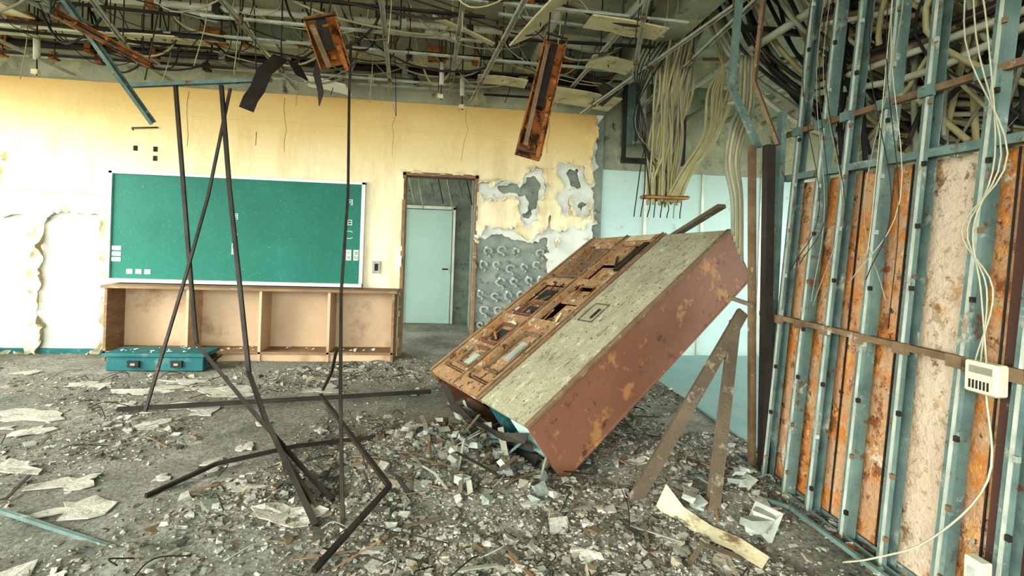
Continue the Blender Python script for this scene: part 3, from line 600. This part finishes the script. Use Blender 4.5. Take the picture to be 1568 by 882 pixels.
# ------------------------------------------------------------------ ceiling services
b=MB()
b.chan((-2.63,4.3,2.53),(-1.53,4.3,2.66),.045,.03,m_teal,(0,0,-1))
for p,q in(((-2.5,4.3,2.57),(-2.4,4.35,3.46)),((-1.65,4.3,2.66),(-1.7,4.3,3.46))): b.tube([p,q],.005,m_rod,5)
b.done('hanging_teal_channel')
b=MB();b.chan((-2.76,3.8,2.95),(-2.44,4.3,2.22),.05,.03,m_teal,(1,0,0));b.tube([(-2.76,3.8,2.94),(-2.8,3.8,3.46)],.006,m_rod,5);b.done('hanging_metal_channel')
b=MB();b.ribbon([(-1.68,4.2,2.36),(-1.65,4.2,2.45),(-1.60,4.2,2.53),(-1.55,4.2,2.68),(-1.43,4.2,2.80),(-1.33,4.2,2.77),(-1.26,4.2,2.65)],V((.04,.04,-.01)),.006,m_rod);b.tube([(-1.43,4.2,2.8),(-1.43,4.2,3.46)],.006,m_rod,5);b.done('torn_metal_strap')
b=MB();b.ribbon([(-1.18,4.4,2.95),(-1.20,4.4,2.75),(-1.16,4.4,2.6),(-1.17,4.4,2.48)],[V((.01,0,0)),V((.03,0,0)),V((.025,0,0)),V((.004,0,0))],.008,m_rod);b.tube([(-1.18,4.4,2.94),(-1.18,4.4,3.46)],.008,m_rod,5);b.done('torn_metal_strap')
def trough(name,p,q,w_,d_):
    e=empty(name);p=V(p);q=V(q);b=MB();b.ext([(-w_/2,d_),(-w_/2,0),(w_/2,0),(w_/2,d_),(w_/2-.008,d_),(w_/2-.008,.008),(-w_/2+.008,.008),(-w_/2+.008,d_)],p,q,m_rust,(0,-1,.2))
    b.done('housing',e)
    s_,u_=frame(q-p,(0,-1,.2));b=MB()
    b.beam(p.lerp(q,.05)+u_*(d_*.45),p.lerp(q,.62)+u_*(d_*.5),w_*.3,d_*.5,m_rod,(0,-1,.2))
    b.beam(p.lerp(q,.1)+u_*d_+s_*w_*.3,p.lerp(q,.95)+u_*d_*.8+s_*w_*.2,w_*.18,.01,m_brownrail,(0,-1,.2))
    b.beam(p.lerp(q,.55)+u_*d_-s_*w_*.3,p.lerp(q,1.04)+u_*d_*1.3-s_*w_*.35,w_*.15,.01,m_rust,(0,-1,.2))
    for t in(.0,1): b.beam(p.lerp(q,t)+u_*d_-s_*w_/2,p.lerp(q,t)+u_*d_+s_*w_/2,.02,.01,m_rod)
    for t in(.2,.5,.8): b.shard(p.lerp(q,t)+u_*d_*.5+s_*w_*random.uniform(-.3,.3),.03,m_rust,.5)
    b.done('ballast_tray',e);b=MB()
    b.tube([p+s_*w_*.3,p+s_*w_*.2+V((0,0,.3)),V((p.x,p.y,3.46))],.006,m_black,5);b.tube([p-s_*w_*.3,p-s_*w_*.2+V((.05,0,.2)),V((p.x+.1,p.y,3.46))],.006,m_rod,5);b.done('hangers',e);return e
trough('rusted_strap',(.68,3.45,2.79),(.45,3.05,1.89),.16,.07)
trough('rusted_strap',(-.99,3.65,2.94),(-.92,3.88,2.66),.22,.09)
trough('rusted_strap',(-2.75,3.7,2.82),(-2.41,4.2,2.66),.06,.03)  # rust strap, built with the fixture trough shape
b=MB()
for p,q in(((-.46,2.7,2.97),(-.72,5.6,2.95)),((.06,2.5,2.97),(-.08,5.6,2.99)),((.50,2.5,2.97),(.16,5.5,2.93)),((-1.6,2.6,3.0),(-1.75,5.7,2.98)),((-2.9,2.6,3.0),(-3.0,5.7,2.96)),((-3.9,3,2.98),(-4.0,5.7,2.98)),((1.25,2.8,3.02),(1.15,5.6,2.98)),((1.88,2.6,3.0),(2.1,5.6,2.95)),((1.0,2.4,3.05),(1.62,4.4,2.9)),((-2.2,2.6,3.05),(-2.9,4.9,2.9)),((-3.5,2.9,3.1),(-2.9,5.2,3.0)),((1.4,5.4,2.85),(2.0,2.6,3.1)),((-3.2,3.0,3.1),(-4.3,4.6,2.95))):
    b.chan(p,q,.035,.02,m_galv,(0,0,-1))
    for t in(.1,.45,.8):
        c_=V(p).lerp(V(q),t);b.tube([c_,(c_.x,c_.y,3.46)],.005,m_rod,5);b.box((c_.x-.02,c_.y-.015,c_.z-.03),(c_.x+.02,c_.y+.015,c_.z+.03),m_brownrail)
for y,z in((3.4,3.05),(3.8,3.1),(4.1,3.07),(4.5,3.02),(4.8,3.05),(5.15,3.0),(5.5,3.03)):
    for x0,x1 in((-4.8,-2.2),(-2.0,.2),(.3,1.68)):
        if random.random()<.85: b.chan((x0,y,z+random.uniform(-.03,.04)),(x1,y+random.uniform(-.1,.1),z+random.uniform(-.03,.04)),.025,.02,m_rod if random.random()<.5 else m_galv,(0,0,-1))
b.done('suspended_ceiling_grid')
b=MB()
for y,z,r,mt,x0,x1 in((5.0,3.2,.035,m_pipe,-5,1.65),(4.5,3.28,.03,m_pipe,-3.4,1.65),(3.9,3.3,.025,m_rod,-5,.8),(5.6,3.12,.03,m_cableg,-5,1.6),(5.65,3.25,.04,m_rod,-5,1.65),(4.75,3.12,.018,m_black,-5,1.4),(3.4,3.32,.03,m_pipe,-2.2,1.5)):
    b.tube([(x0,y,z),(x1,y,z+.02)],r,mt,8)
    x=x0+.4
    while x<x1: b.tube([(x,y,z-r),(x,y,3.46)],.006,m_rod,5);b.box((x-.03,y-r*1.3,z-r*1.3),(x+.03,y+r*1.3,z+r*1.3),random.choice([m_galv,m_rust,m_rod]));x+=random.uniform(.4,.8)
for x,z,r in((-.95,3.25,.03),(-3.3,3.22,.035),(.8,3.15,.035),(1.4,3.2,.05)): b.tube([(x,2.5,z),(x-.08,5.2,z)],r,m_pipe,8)
for x in(-4,-2.4,-.3,1.0): b.box((x,4.9,3.18),(x+.18,5.1,3.28),m_rust);b.tube([(x,4.6,3.3),(x+.3,4.6,3.24)],.045,m_pipe,8)
b.done('ceiling_pipes')
b=MB()
for k in range(70):
    x=random.uniform(-4.4,1.0);y=random.uniform(3.0,5.2);l=random.uniform(.4,1.6);l=min(l,1.6-x);a_=random.uniform(-.3,.3);s1=random.uniform(.02,.26)
    b.tube([(x,y,3.46),(x+l*.15,y,3.15),(x+l*.5,y+a_*l*.5,3.1-s1),(x+l*.95,y+a_*l,3.08-random.random()*.1),(x+l,y+a_*l,3.46)],random.choice([.004,.006,.010]),random.choice([m_black,m_black,m_cable,m_rod,m_cableg]),5,sub=6)
for k in range(26):
    x=random.uniform(-4.2,1.5);y=random.uniform(3.2,5.6);l=random.uniform(.4,.85)
    b.tube([(x,y,3.46),(x+.03,y,3.44-l*.5),(x+random.uniform(-.05,.05),y,3.44-l)],.004,random.choice([m_black,m_cable]),5,sub=4)
for x,y in((-.15,4.6),(.05,4.9),(-3.6,4.7)):
    b.tube([(x,y,3.46),(x,y,2.95),(x+.01,y,2.66)],.006,m_rod,5);b.tube([(x,y,3.0),(x+.005,y,2.8)],.025,m_pipe,7);b.box((x-.025,y-.02,2.67),(x+.025,y+.02,2.71),m_cboard)
b.done('sagging_ceiling_wires')
b=MB()
def board(p,s1,s2,t=.012,mat=m_cboard):
    p=V(p);b.ribbon([p,p+V(s1)*.5+V((0,0,.01)),p+V(s1)],V(s2)*.5,t,mat)
board((.92,3.45,2.97),(.6,.1,.0),(0,.25,.02));board((.9,5.1,2.95),(.85,.2,-.02),(0,.5,0));board((-1.56,5.3,2.96),(.42,.1,-.04),(0,.35,.0),.02,m_skim);board((.5,3.9,2.98),(.25,-1.0,.02),(.2,.05,.12))
board((-3.0,4.6,3.02),(.6,0,.02),(0,.2,.05));board((1.15,4.2,2.98),(.45,.2,.03),(0,.3,0));board((1.2,5.0,3.1),(.4,0,-.2),(0,.5,0),.02,m_rod);board((.2,4.9,2.98),(.5,.05,.0),(0,.25,0))
board((-.2,3.9,3.1),(.5,.3,-.05),(0,.3,.1));board((-4.2,4.3,3.08),(.7,.1,0),(0,.3,.02));board((-2.2,3.7,3.15),(.6,.1,.05),(0,.3,.02))
for p_ in((1.2,3.5),(1.3,5.1),(-1.4,5.3),(.6,3.6),(-2.7,4.6),(1.35,4.3),(1.4,5.0),(.45,4.9),(0,4.0),(-3.9,4.35),(-1.9,3.75)): b.tube([(p_[0],p_[1],2.97),(p_[0],p_[1],3.46)],.005,m_rod,5)
b.done('broken_ceiling_boards')
b=MB()
for x,y,w_,z in((1.95,5.5,.12,2.55),(2.12,5.5,.08,2.6),(2.3,5.5,.2,2.45)): b.box((x,y,z),(x+w_,y+.15,3.44),random.choice([m_rod,m_teal,m_galv]))
b.box((1.86,5.3,2.30),(2.6,5.36,2.36),m_rod);b.box((1.86,5.3,2.36),(1.90,5.34,3.44),m_rod);b.box((2.56,5.3,2.36),(2.60,5.34,3.44),m_rod);b.done('hall_ducts',ceil)
for x,y,s1 in((1.22,2.32,.05),(1.50,2.15,.09),(1.62,2.5,.06)):
    b=MB()
    for k in range(5): b.shard((x+random.uniform(-.05,.05),y+random.uniform(-.04,.04),hgt(x,y)+.015+.015*k),s1*random.uniform(.6,1),m_bag,.35)
    b.done('crumpled_plastic_bag')
b=MB()
b.ribbon([(1.10,2.38,.10),(1.14,2.28,.05),(1.22,2.16,.04),(1.30,2.04,.05),(1.36,1.92,.04)],[V((.03,.01,.05)),V((.04,.015,.03)),V((.04,.02,.01)),V((.035,.02,.01)),V((.03,.02,.01))],.004,m_cboard)
b.ribbon([(1.02,1.93,.04),(1.12,2.0,.08),(1.26,1.95,.05)],V((0,.014,.004)),.004,m_timber)
b.done('curled_plastic_strips')
